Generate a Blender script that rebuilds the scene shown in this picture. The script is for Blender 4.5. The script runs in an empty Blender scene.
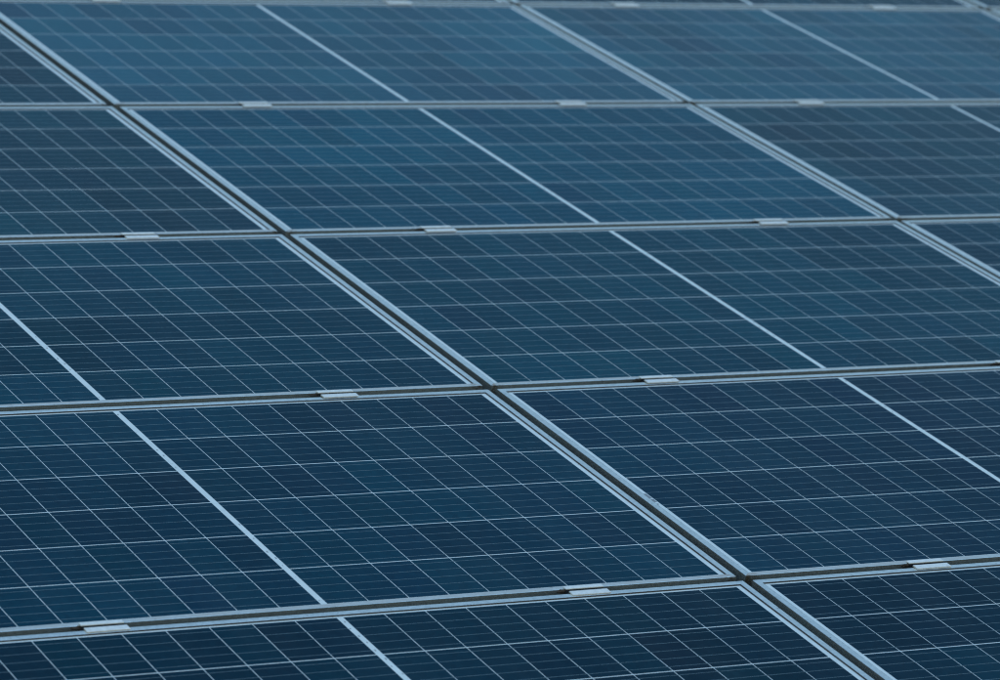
import bpy, bmesh, math, random
from mathutils import Matrix, Vector, noise

random.seed(7)
scene = bpy.context.scene
col = scene.collection
TILT = math.radians(16.2)          # slope of the array
BASE = 0.8                         # height of the array's reference edge above the ground
SLOPE = Matrix.Translation((0, 0, BASE)) @ Matrix.Rotation(TILT, 4, 'X')

# ------------------------------------------------------------------ camera
cam_data = bpy.data.cameras.new('camera')
cam = bpy.data.objects.new('camera', cam_data)
col.objects.link(cam)
right = Vector((0.87533968, -0.46430459, 0.13491366))
down = Vector((-0.03365717, -0.33686628, -0.94095074))
fwd = Vector((0.48233561, 0.81911071, -0.3104996))
eye = Vector((-3.77501198, -4.39207529, 2.53290959))
m = Matrix((right, -down, -fwd)).transposed().to_4x4()
m.translation = eye
cam.matrix_world = SLOPE @ m
cam_data.sensor_width = 36
cam_data.lens = 36 * 3.807905
cam_data.clip_start = 0.1
cam_data.clip_end = 2000
cam_data.dof.use_dof = True
cam_data.dof.focus_distance = 7.2
cam_data.dof.aperture_fstop = 6.3
scene.camera = cam

# ------------------------------------------------------------------ sky, sun, exposure
SUN_EL, SUN_AZ = math.radians(68), math.radians(190)     # azimuth from +Y (up-slope) towards +X
world = bpy.data.worlds.new('World')
scene.world = world
world.use_nodes = True
wn = world.node_tree
wn.nodes.clear()
sky = wn.nodes.new('ShaderNodeTexSky')
sky.sky_type = 'NISHITA'
sky.sun_disc = False
sky.sun_elevation = SUN_EL
sky.sun_rotation = SUN_AZ
sky.air_density = 2.9
sky.dust_density = 0.0
sky.ozone_density = 10.0
bg = wn.nodes.new('ShaderNodeBackground')
bg.inputs['Strength'].default_value = 0.15
wo = wn.nodes.new('ShaderNodeOutputWorld')
wn.links.new(sky.outputs[0], bg.inputs[0])
wn.links.new(bg.outputs[0], wo.inputs[0])

sun_data = bpy.data.lights.new('sun', 'SUN')
sun_data.energy = 0.5
sun_data.angle = math.radians(25)
sun_data.color = (1.0, 0.97, 0.93)
sun = bpy.data.objects.new('sun', sun_data)
col.objects.link(sun)
to_sun = Vector((math.sin(SUN_AZ) * math.cos(SUN_EL), math.cos(SUN_AZ) * math.cos(SUN_EL), math.sin(SUN_EL)))
sun.rotation_euler = to_sun.to_track_quat('Z', 'Y').to_euler()
sun.location = to_sun * 30

scene.view_settings.view_transform = 'Standard'
scene.view_settings.look = 'None'
scene.view_settings.gamma = 1
scene.view_settings.exposure = -0.15
scene.view_settings.use_curve_mapping = False
scene.cycles.filter_width = 1.1


# ------------------------------------------------------------------ materials
class Mat:
    def __init__(self, name):
        self.m = bpy.data.materials.new(name)
        self.m.use_nodes = True
        self.t = self.m.node_tree
        self.b = self.t.nodes['Principled BSDF']

    def n(self, kind, **props):
        nd = self.t.nodes.new('ShaderNode' + kind)
        for k, v in props.items():
            setattr(nd, k, v)
        return nd

    def l(self, a, b):
        self.t.links.new(a, b)

    def set(self, **kw):
        for k, v in kw.items():
            self.b.inputs[k.replace('_', ' ')].default_value = v

    def coords(self, scale):
        """object coordinates shifted by a random amount for each object"""
        tc = self.n('TexCoord')
        oi = self.n('ObjectInfo')
        mul = self.n('Math', operation='MULTIPLY')
        self.l(oi.outputs['Random'], mul.inputs[0]); mul.inputs[1].default_value = 37.0
        add = self.n('VectorMath', operation='ADD')
        self.l(tc.outputs['Object'], add.inputs[0]); self.l(mul.outputs[0], add.inputs[1])
        mp = self.n('Mapping'); mp.inputs['Scale'].default_value = scale
        self.l(add.outputs[0], mp.inputs[0])
        return mp.outputs[0]

    def noise(self, vec, scale, detail=3.0, rough=0.5):
        nd = self.n('TexNoise')
        nd.inputs['Scale'].default_value = scale
        nd.inputs['Detail'].default_value = detail
        nd.inputs['Roughness'].default_value = rough
        self.l(vec, nd.inputs['Vector'])
        return nd.outputs['Fac']

    def ramp(self, fac, stops):
        nd = self.n('ValToRGB')
        e = nd.color_ramp.elements
        while len(e) < len(stops):
            e.new(0.5)
        for el, (p, c) in zip(e, stops):
            el.position = p
            el.color = c if len(c) == 4 else (*c, 1)
        self.l(fac, nd.inputs[0])
        return nd.outputs[0]

    def mix(self, fac, a, b, blend='MIX'):
        nd = self.n('Mix', data_type='RGBA', blend_type=blend)
        for sock, v in ((nd.inputs[0], fac), (nd.inputs[6], a), (nd.inputs[7], b)):
            if hasattr(v, 'is_output'):
                self.l(v, sock)
            elif isinstance(v, (int, float)):
                sock.default_value = v
            else:
                sock.default_value = (*v, 1)
        return nd.outputs[2]


GLASS_IOR = 1.08       # anti-reflective solar glass laminated over the cells


def glaze(M, rough=0.12):
    M.set(Coat_Weight=1.0, Coat_IOR=GLASS_IOR, Coat_Roughness=rough)


def mat_cell():
    M = Mat('cell')
    oi = M.n('ObjectInfo')
    v = M.coords((1, 1, 1))
    vor = M.n('TexVoronoi'); vor.inputs['Scale'].default_value = 95
    M.l(v, vor.inputs['Vector'])
    grain = M.ramp(vor.outputs['Color'], [(0.0, (0.86, 0.88, 0.9)), (1.0, (1.14, 1.12, 1.1))])
    c = M.mix(1.0, oi.outputs['Color'], grain, 'MULTIPLY')
    # thin dust film on the glass, uneven
    gp = M.n('NewGeometry')
    st = M.n('Mapping'); st.inputs['Scale'].default_value = (7.0, 1.3, 1.3)     # streaks run down the slope
    M.l(gp.outputs['Position'], st.inputs[0])
    d = M.noise(st.outputs[0], 1.6, 6.0, 0.62)
    fac = M.ramp(d, [(0.42, (0.0, 0.0, 0.0)), (0.75, (0.022, 0.022, 0.022))])
    c = M.mix(fac, c, (0.32, 0.34, 0.34))
    M.l(c, M.b.inputs['Base Color'])
    M.set(Roughness=0.42, Specular_IOR_Level=0.0)
    glaze(M)
    return M.m


def mat_backsheet():
    M = Mat('backsheet')
    v = M.coords((1, 1, 1))
    spk = M.noise(v, 210.0, 2.0, 0.6)
    f = M.ramp(spk, [(0.69, (0, 0, 0)), (0.76, (1, 1, 1))])
    blot = M.noise(v, 45.0, 6.0, 0.75)
    base = M.ramp(blot, [(0.3, (0.60, 0.69, 0.685)), (0.7, (0.74, 0.815, 0.80))])
    c = M.mix(f, base, (0.28, 0.27, 0.25))
    M.l(c, M.b.inputs['Base Color'])
    M.set(Roughness=0.6, Specular_IOR_Level=0.0)
    glaze(M)
    return M.m


def mat_frame(name, dust):
    M = Mat(name)
    v = M.coords((1, 1, 1))
    brushed = M.coords((3, 60, 60))
    g = M.noise(brushed, 9.0, 3.0, 0.6)
    base = M.ramp(g, [(0.3, (0.84, 0.845, 0.79)), (0.7, (0.97, 0.97, 0.90))])
    blot = M.noise(v, 14.0, 5.0, 0.65)
    lo, hi = (0.2, 0.6) if dust else (0.5, 0.85)
    f = M.ramp(blot, [(lo, (0, 0, 0)), (hi, (0.75,) * 3 if dust else (0.3,) * 3)])
    geo = M.n('NewGeometry'); nz = M.n('SeparateXYZ'); M.l(geo.outputs['Normal'], nz.inputs[0])
    upw = M.n('MapRange'); M.l(nz.outputs['Z'], upw.inputs[0]); upw.inputs[1].default_value = 0.6; upw.inputs[2].default_value = 0.9
    f = M.mix(1.0, f, upw.outputs[0], 'MULTIPLY')          # dust settles only on what faces the sky
    mot = M.noise(v, 120.0, 5.0, 0.75)
    base = M.mix(1.0, base, M.ramp(mot, [(0.32, (0.72, 0.74, 0.75)), (0.62, (1.0, 1.0, 1.0))]), 'MULTIPLY')
    c = M.mix(f, base, (0.47, 0.455, 0.41))
    inv = M.n('Math', operation='MULTIPLY_ADD'); M.l(f, inv.inputs[0]); inv.inputs[1].default_value = -0.7; inv.inputs[2].default_value = 0.9
    M.l(inv.outputs[0], M.b.inputs['Metallic'])
    spots = M.noise(v, 130.0, 2.0, 0.5)
    f2 = M.ramp(spots, [(0.68, (0, 0, 0)), (0.78, (0.7,) * 3)])
    c = M.mix(f2, c, (0.16, 0.13, 0.10))
    if dust:    # rusty run-off gathered near the two ends of the rail
        tc = M.n('TexCoord'); sx = M.n('SeparateXYZ'); M.l(tc.outputs['Object'], sx.inputs[0])
        end = M.n('Math', operation='PINGPONG'); M.l(sx.outputs['X'], end.inputs[0]); end.inputs[1].default_value = 1.675 / 2
        near = M.n('MapRange'); M.l(end.outputs[0], near.inputs[0])
        near.inputs[1].default_value = 0.035; near.inputs[2].default_value = 0.005
        gr = M.noise(v, 90.0, 3.0, 0.6)
        cut = M.ramp(gr, [(0.42, (0, 0, 0)), (0.58, (0.85,) * 3)])
        c = M.mix(M.mix(1.0, near.outputs[0], cut, 'MULTIPLY'), c, (0.30, 0.19, 0.11))
    M.l(c, M.b.inputs['Base Color'])
    M.set(Roughness=0.2)
    return M.m


def mat_plain(name, colour, rough=0.6, metal=0.0, var=0.12, scale=60.0, coat=False):
    M = Mat(name)
    g = M.noise(M.coords((1, 1, 1)), scale, 4.0, 0.6)
    lo = tuple(x * (1 - var) for x in colour); hi = tuple(min(1, x * (1 + var)) for x in colour)
    M.l(M.ramp(g, [(0.3, lo), (0.7, hi)]), M.b.inputs['Base Color'])
    M.set(Roughness=rough, Metallic=metal)
    if coat:
        glaze(M)
    return M.m


M_CELL = mat_cell()
M_SHEET = mat_backsheet()
M_FRAME = mat_frame('anodised_frame', False)
M_DUSTY = mat_frame('dusty_frame', True)
M_SEAL = mat_plain('edge_seal', (0.045, 0.04, 0.035), 0.8)
M_RIBBON = mat_plain('tinned_ribbon', (0.10, 0.17, 0.20), 0.5, 0.0, coat=True)
M_SPOT = mat_plain('solder_spot', (0.30, 0.32, 0.33), 0.6, coat=True)
M_CLAMP = mat_plain('clamp_aluminium', (0.86, 0.86, 0.80), 0.4, 0.3, 0.12, 120.0)
M_CHANNEL = mat_plain('shaded_channel_aluminium', (0.42, 0.43, 0.43), 0.25, 0.97, 0.1, 40.0)  # clamp metal darkened to paint the shade inside the channel
M_BOLT = mat_plain('bolt_steel', (0.25, 0.24, 0.23), 0.4, 0.8)
M_RAIL = mat_plain('rail_aluminium', (0.45, 0.46, 0.46), 0.5, 0.4)
M_ADDED_ROOF = mat_plain('dark_green_sheet', (0.03, 0.11, 0.11), 0.6, 0.0, 0.3, 3.0)
M_GROUT = mat_plain('packed_dirt', (0.05, 0.04, 0.03), 0.95, 0.0, 0.4, 300.0)


# ------------------------------------------------------------------ mesh helpers
def mesh(name, verts, faces, mat, smooth=False):
    me = bpy.data.meshes.new(name)
    me.from_pydata([tuple(v) for v in verts], [], faces)
    me.materials.append(mat)
    if smooth:
        for p in me.polygons:
            p.use_smooth = True
    bm = bmesh.new(); bm.from_mesh(me)
    bmesh.ops.recalc_face_normals(bm, faces=bm.faces)
    bm.to_mesh(me); bm.free()
    return me


class Build:
    def __init__(self):
        self.v, self.f = [], []

    def box(self, x0, x1, y0, y1, z0, z1):
        b = len(self.v)
        self.v += [(x, y, z) for z in (z0, z1) for y in (y0, y1) for x in (x0, x1)]
        self.f += [tuple(b + k for k in q) for q in
                   ((0, 2, 3, 1), (4, 5, 7, 6), (0, 1, 5, 4), (2, 6, 7, 3), (0, 4, 6, 2), (1, 3, 7, 5))]
        return self

    def prism(self, prof, a, b, mitre=0.0):
        """profile of (y, z) swept along x from a to b; ends cut back by mitre*y"""
        s = len(self.v); n = len(prof)
        self.v += [(a + mitre * y, y, z) for y, z in prof] + [(b - mitre * y, y, z) for y, z in prof]
        self.f += [(s + k, s + (k + 1) % n, s + n + (k + 1) % n, s + n + k) for k in range(n)]
        self.f += [tuple(s + k for k in range(n)), tuple(s + n + k for k in reversed(range(n)))]
        return self

    def disc(self, cx, cy, z, rx, ry, n=8, depth=0.0003):
        s = len(self.v)
        for zz in (z - depth, z):
            self.v += [(cx + rx * math.cos(2 * math.pi * k / n), cy + ry * math.sin(2 * math.pi * k / n), zz) for k in range(n)]
        self.f += [tuple(s + n + k for k in range(n)), tuple(s + k for k in reversed(range(n)))]
        self.f += [(s + k, s + (k + 1) % n, s + n + (k + 1) % n, s + n + k) for k in range(n)]
        return self

    def done(self, name, mat):
        return mesh(name, self.v, self.f, mat)


def link(name, me, parent=None, loc=(0, 0, 0), rotz=0.0):
    o = bpy.data.objects.new(name, me)
    col.objects.link(o)
    if parent is not None:
        o.parent = parent
    o.location = loc
    if rotz:
        o.rotation_euler = (0, 0, rotz)
    return o


def tag(o, label, cat, group=None):
    o['label'] = label
    o['category'] = cat
    if group:
        o['group'] = group


# ------------------------------------------------------------------ added unseen metal sheet under the array, so the gaps reflect dark
ADDED_ROOF_Z = -0.0825
g = Build()
U0, U1, VA, VB = -9.0, 11.0, -8.0, 12.0
top = []
x = U0
while x < U1 - 0.01:
    top += [(x, -0.028), (x + 0.17, -0.028), (x + 0.19, 0.0), (x + 0.23, 0.0)]
    x += 0.25
top.append((x, -0.028))
n = len(top)
for v in (VA, VB):
    g.v += [(u, v, z) for u, z in top] + [(top[-1][0], v, -0.06), (top[0][0], v, -0.06)]
n += 2
g.f += [(k, (k + 1) % n, n + (k + 1) % n, n + k) for k in range(n)]
added_roof = link('added_roof', g.done('added_roof', M_ADDED_ROOF))
added_roof.location = SLOPE @ Vector((0, 0, ADDED_ROOF_Z))
added_roof.rotation_euler = (TILT, 0, 0)
added_roof['kind'] = 'structure'

# ------------------------------------------------------------------ solar panel dimensions (metres)
L, W, T = 1.675, 0.992, 0.035
LIP = 0.0130                    # width of the frame's top lip
GLASS = -0.0028                 # glass lies this far below the lip
CELL_U, CELL_V = 0.0789, 0.1560
GAP_U, GAP_V = 0.0018, 0.0032
DIVIDER = 0.0130
GAPX, GAPY, COL1 = 0.021074, 0.022653, -0.006362
ROW_SHIFT = {-1: 0.003, 0: 0.0032, 1: 0.0027, 2: 0.0012, 3: 0.0010, 4: -0.0040, 5: -0.002, 6: 0.0}

# frame rail: y runs inward from the outer edge, z up
PROFILE = [(0, -T), (0, -0.0007), (0.0007, 0), (LIP - 0.0005, 0), (LIP, -0.0005), (LIP, -0.0042), (0.0021, -0.0042),
           (0.0021, -T + 0.002), (0.024, -T + 0.002), (0.024, -T)]
ME_LONG = Build().prism(PROFILE, 0, L, 1.0).done('frame_rail', M_FRAME)
ME_LONG_DUSTY = Build().prism(PROFILE, 0, L, 1.0).done('frame_rail', M_DUSTY)
ME_SHORT = Build().prism(PROFILE, 0, W, 1.0).done('frame_end', M_FRAME)
ME_SHEET = Build().box(0.004, L - 0.004, 0.004, W - 0.004, GLASS - 0.0013, GLASS - 0.00025).done('backsheet', M_SHEET)
ME_CELL = Build().box(-CELL_U / 2, CELL_U / 2, -CELL_V / 2, CELL_V / 2, GLASS - 0.0004, GLASS).done('cell', M_CELL)

sw = 0.0012
a0, b0 = LIP, LIP + sw
sb = Build()
zt, zb = -0.0009, GLASS - 0.001
sb.box(a0, L - a0, W - b0, W - a0 - 0.0001, zb, zt)
sb.box(a0, L - a0, a0 + 0.0001, b0, zb, zt)
sb.box(L - b0, L - a0 - 0.0001, b0, W - b0, zb, zt)
sb.box(a0 + 0.0001, b0, b0, W - b0, zb, zt)
ME_SEAL = sb.done('edge_seal', M_SEAL)

span_v = 6 * CELL_V + 5 * GAP_V
v_first = (W - span_v) / 2
half = 10 * CELL_U + 9 * GAP_U
cell_spots = []
for r in range(6):
    cv = v_first + CELL_V / 2 + r * (CELL_V + GAP_V)
    for h in (-1, 1):
        for k in range(10):
            cu = L / 2 + h * (DIVIDER / 2 + CELL_U / 2 + k * (CELL_U + GAP_U))
            cell_spots.append((cu, cv, r, h * (k + 1)))

rb = Build()
bus_v = []
for r in range(6):
    for k in range(5):
        bv = v_first + r * (CELL_V + GAP_V) + CELL_V * (k + 0.5) / 5
        bus_v.append(bv)
        for h in (-1, 1):
            lo, hi = sorted((L / 2 + h * DIVIDER / 2, L / 2 + h * (DIVIDER / 2 + half)))
            rb.box(lo, hi, bv - 0.00055, bv + 0.00055, GLASS - 0.0002, GLASS + 0.00012)
ME_RIBBON = rb.done('busbar_ribbons', M_RIBBON)

# a few variants of faint solder spots along the white centre strip
ME_SPOTS = []
for s in range(3):
    q = Build()
    rr = random.Random(s + 3)
    for k, bv in enumerate(bus_v):
        if rr.random() < (0.75, 0.3, 0.2)[s]:
            q.disc(L / 2 + rr.uniform(-0.003, 0.003), bv + rr.uniform(-0.003, 0.003), GLASS + 0.0001,
                   rr.uniform(0.0008, 0.0016), rr.uniform(0.0022, 0.0045))
    ME_SPOTS.append(q.done('solder_spots', M_SPOT))

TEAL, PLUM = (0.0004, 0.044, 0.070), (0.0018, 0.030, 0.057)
# r, g, b factors and share of the plum tint; panel tints, with sky sheen and haze painted in: far rows paler, near rows darker
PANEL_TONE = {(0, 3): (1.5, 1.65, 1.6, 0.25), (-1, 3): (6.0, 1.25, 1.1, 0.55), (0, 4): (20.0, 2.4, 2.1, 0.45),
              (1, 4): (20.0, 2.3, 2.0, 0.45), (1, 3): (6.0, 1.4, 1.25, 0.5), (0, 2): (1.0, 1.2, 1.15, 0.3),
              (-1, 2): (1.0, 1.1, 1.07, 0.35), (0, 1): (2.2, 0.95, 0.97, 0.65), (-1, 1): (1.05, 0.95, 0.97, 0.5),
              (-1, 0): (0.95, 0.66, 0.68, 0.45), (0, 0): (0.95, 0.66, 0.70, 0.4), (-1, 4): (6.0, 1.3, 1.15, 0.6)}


def place(u, v, z=0.0):
    return SLOPE @ Vector((u, v, z))


def origin(i, j):
    return (i * (L + GAPX) + (COL1 if i > 0 else 0.0) + ROW_SHIFT[j], j * (W + GAPY))


def make_panel(i, j, label, group):
    rnd = random.Random(1000 + 37 * i + 101 * j)
    u, v = origin(i, j)
    root = bpy.data.objects.new('solar_panel', None)
    root.empty_display_size = 0.1
    col.objects.link(root)
    root.location = place(u, v, rnd.uniform(-0.0006, 0.0006))
    root.rotation_euler = (TILT, 0, 0)
    tag(root, label, 'solar panel', group)
    o = link('backsheet', ME_SHEET, root)
    link('frame_rail', ME_LONG_DUSTY, root)
    link('frame_rail', ME_LONG, root, (L, W, 0), math.pi)
    link('frame_end', ME_SHORT, root, (L, 0, 0), math.pi / 2)
    link('frame_end', ME_SHORT, root, (0, W, 0), -math.pi / 2)
    link('edge_seal', ME_SEAL, root)
    rbn = link('busbar_ribbons', ME_RIBBON, root); rbn['kind'] = 'stuff'
    sp = link('solder_spots', ME_SPOTS[0 if (i, j) == (-1, 0) else 1 if i < 0 else 2], root); sp['kind'] = 'stuff'
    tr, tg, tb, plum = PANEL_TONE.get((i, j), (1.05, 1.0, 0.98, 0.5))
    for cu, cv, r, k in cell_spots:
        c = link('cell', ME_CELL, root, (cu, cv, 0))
        drift = noise.noise(Vector(((u + cu) * 2.3, (v + cv) * 2.3, 4.0)))     # neighbouring cells get similar tones
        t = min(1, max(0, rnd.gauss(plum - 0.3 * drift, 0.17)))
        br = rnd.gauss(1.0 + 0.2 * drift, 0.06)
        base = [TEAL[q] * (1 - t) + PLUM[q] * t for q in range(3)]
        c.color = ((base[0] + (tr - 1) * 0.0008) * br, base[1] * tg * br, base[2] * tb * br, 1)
    return root


PANELS = {
    (-1, 0): 'solar panel cut off by the bottom edge, left of the diagonal gap',
    (0, 0): 'solar panel in the bottom right corner, cut off by two photo edges',
    (-1, 1): 'near solar panel on the left with its white centre strip reaching the bottom clamp row',
    (0, 1): 'near solar panel at the right edge, directly above the bottom right corner panel',
    (-1, 2): 'solar panel at the left edge, halfway up the photo, white strip entering from the edge',
    (0, 2): 'solar panel in the middle right of the photo, spanning to the right edge',
    (1, 2): 'small corner of a solar panel at the right edge below the second diagonal gap',
    (-1, 3): 'greyish solar panel at the upper left edge, left of the wide diagonal gap',
    (0, 3): 'brightest blue solar panel, fully in view in the upper middle',
    (1, 3): 'solar panel at the upper right edge, right of the second diagonal gap',
    (-1, 4): 'dark corner of a solar panel in the top left corner',
    (0, 4): 'blurred solar panel along the top, between the two diagonal gaps',
    (1, 4): 'blurred solar panel in the top right, beyond the second diagonal gap',
    (2, 4): 'tip of a solar panel at the right edge just below the top corner',
    (0, 5): 'farthest sliver of solar panel along the top edge, left half',
    (1, 5): 'farthest sliver of solar panel along the top edge, right half',
    (2, 5): 'tiny corner of the farthest solar panel row in the top right corner',
}
ring = [(-2, 0), (1, 0), (-2, 1), (1, 1), (-2, 2), (2, 2), (-2, 3), (2, 3), (-2, 4), (-1, 5),
        (-2, -1), (-1, -1), (0, -1), (3, 4), (3, 5), (0, 6), (1, 6), (2, 6)]
for (i, j), lab in PANELS.items():
    make_panel(i, j, lab, 'solar panels of the tilted array')
for i, j in ring:
    make_panel(i, j, 'solar panel of the same array lying just outside the photo', 'solar panels outside the photo')

# faint printed serial mark under the glass on the near right panel's left border
pan = [o for o in col.objects if o.get('label') == PANELS[(0, 1)]][0]
q = Build()
for a, b, w in ((0.388, 0.412, 0.0058), (0.369, 0.384, 0.0058), (0.357, 0.361, 0.0034)):
    q.box(0.0178, 0.0178 + w, a, b, GLASS - 0.0003, GLASS + 0.0001)
link('serial_mark', q.done('serial_mark', mat_plain('grey_print', (0.2, 0.23, 0.25), 0.6, coat=True)), pan)

# ------------------------------------------------------------------ clamps over the long gaps
# omega section (y, z): near wing on the lower panel's lip, sunk channel, far wing on the upper panel's lip
G = GAPY
CL = 0.078
NEAR = [(-G - 0.0112, 0.0003), (-G - 0.0112, 0.0022), (-G - 0.0106, 0.0027), (-G + 0.0050, 0.0027), (-G + 0.0055, 0.0022),
        (-G + 0.0055, 0.0003)]
FAR = [(-0.0058, 0.0003), (-0.0058, 0.0017), (-0.0054, 0.0022), (0.0054, 0.0022), (0.0060, 0.0017), (0.0060, 0.0003)]
ME_NEAR = Build().prism(NEAR, -CL / 2, CL / 2).done('wing', M_CLAMP)
ME_FAR = Build().prism(FAR, -CL / 2, CL / 2).done('wing', M_CLAMP)
ME_CHANNEL = (Build().box(-CL / 2, CL / 2, -G + 0.0030, -G + 0.0055, -0.023, 0.00025)
              .box(-CL / 2, CL / 2, -0.0058, -0.0032, -0.023, 0.00025)
              .box(-CL / 2 + 0.0001, CL / 2 - 0.0001, -G + 0.0056, -0.0059, -0.023, -0.0205).done('channel', M_CHANNEL))
hb = Build()
for kk, (r, z0, z1, n) in enumerate(((0.0052, -0.0200, -0.0150, 6), (0.0030, -0.055, -0.0202, 10))):
    s = len(hb.v)
    for z in (z0, z1):
        hb.v += [(r * math.cos(2 * math.pi * k / n), -G / 2 + r * math.sin(2 * math.pi * k / n), z) for k in range(n)]
    hb.f += [tuple(s + n + k for k in range(n)), tuple(s + k for k in reversed(range(n)))]
    hb.f += [(s + k, s + (k + 1) % n, s + n + (k + 1) % n, s + n + k) for k in range(n)]
ME_BOLT = hb.done('bolt', M_BOLT)

ME_DEBRIS = []
for s in range(3):
    rr = random.Random(40 + s)
    bm = bmesh.new()
    bmesh.ops.create_icosphere(bm, subdivisions=2, radius=1.0)
    for vv in bm.verts:
        k = 1 + rr.uniform(-0.45, 0.35)
        vv.co = Vector((vv.co.x * 0.011 * k, -0.0022 + vv.co.y * 0.0028 * k, -0.0042 + vv.co.z * 0.0038 * k))
    me = bpy.data.meshes.new('debris'); bm.to_mesh(me); bm.free()
    me.materials.append(M_GROUT)
    ME_DEBRIS.append(me)

CLAMPS = [   # column, row whose lower edge it holds, offset along the panel, label
    (-1, 1, 0.409, 'mid clamp nearest the bottom left corner of the photo'),
    (-1, 1, 1.348, 'mid clamp on the bottom gap, left of the lowest gap crossing'),
    (0, 1, 0.4014, 'mid clamp on the bottom gap near the right edge'),
    (-1, 2, 1.3342, 'mid clamp on the second gap from the bottom, left of the crossing'),
    (0, 2, 0.397, 'mid clamp on the second gap from the bottom, right of the crossing'),
    (0, 2, 1.3231, 'mid clamp cut off by the right edge on the second gap from the bottom'),
    (-1, 3, 1.3289, 'mid clamp on the middle gap near the left edge'),
    (0, 3, 0.3872, 'mid clamp on the middle gap just left of the photo centre'),
    (0, 3, 1.3095, 'mid clamp on the middle gap left of the second diagonal'),
    (0, 4, 0.3826, 'mid clamp on the upper gap, leftmost of its three'),
    (0, 4, 1.3099, 'mid clamp on the upper gap, middle of its three'),
    (1, 4, 0.3792, 'mid clamp on the upper gap, rightmost of its three'),
    (0, 5, 1.2935, 'blurred mid clamp on the top edge, leftmost of its three'),
    (1, 5, 0.366, 'blurred mid clamp on the top edge, middle of its three'),
    (1, 5, 1.2934, 'blurred mid clamp on the top edge, rightmost of its three'),
]
all_spots = {(c[0], c[1], round(c[2])) for c in CLAMPS}
extra = []
have = set(PANELS) | set(ring)
for (i, j) in sorted(have):
    if (i, j - 1) not in have:
        continue
    for off in (0.41 - 0.007 * (j - 1), 1.35 - 0.010 * (j - 1)):
        if (i, j, round(off)) not in all_spots:
            extra.append((i, j, off, 'aluminium mid clamp between panels lying outside the photo'))
for n_c, (i, j, off, lab) in enumerate(CLAMPS + extra):
    u, v = origin(i, j)
    c = bpy.data.objects.new('panel_clamp', None)
    c.empty_display_size = 0.03
    col.objects.link(c)
    c.location = place(u + off, v, 0.0007)
    c.rotation_euler = (TILT, 0, random.uniform(-0.012, 0.012))
    tag(c, lab, 'clamp', 'mid clamps holding the panels' if n_c < len(CLAMPS) else 'mid clamps outside the photo')
    link('wing', ME_NEAR, c)
    link('wing', ME_FAR, c)
    link('channel', ME_CHANNEL, c)
    link('bolt', ME_BOLT, c)
    if n_c < 9:
        link('debris', ME_DEBRIS[n_c % 3], c, (-CL / 2 - 0.004, 0, 0))

# ------------------------------------------------------------------ what carries the array, under the panels
RP = [(-0.02, -0.045), (-0.02, 0), (-0.006, 0), (-0.006, -0.004), (-0.016, -0.004), (-0.016, -0.041), (0.016, -0.041),
      (0.016, -0.004), (0.006, -0.004), (0.006, 0), (0.02, 0), (0.02, -0.045)]
V0, V1 = -1.02, 7.1
for i in range(-2, 4):
    for off, side in ((0.41, 'left'), (1.35, 'right')):
        n = len(RP)
        dl = -0.007 if side == 'left' else -0.010
        bb = Build()
        for v in (V0, V1):
            sh = dl * (v / (W + GAPY) - 1)
            bb.v += [(y + sh, v, z) for y, z in RP]
        bb.f += [(k, (k + 1) % n, n + (k + 1) % n, n + k) for k in range(n)]
        for c in ((0, 1, 4, 5), (1, 2, 3, 4), (0, 5, 6, 11), (11, 6, 7, 10), (10, 7, 8, 9)):
            bb.f.append(c); bb.f.append(tuple(n + k for k in reversed(c)))
        o = link('mounting_rail', bb.done('mounting_rail', M_RAIL))
        u, _ = origin(i, 1)
        o.location = place(u + off, 0, -T - 0.0012)
        o.rotation_euler = (TILT, 0, 0)
        tag(o, 'aluminium mounting rail hidden beneath the panels under a line of clamps', 'rail', 'mounting rails under the panels')
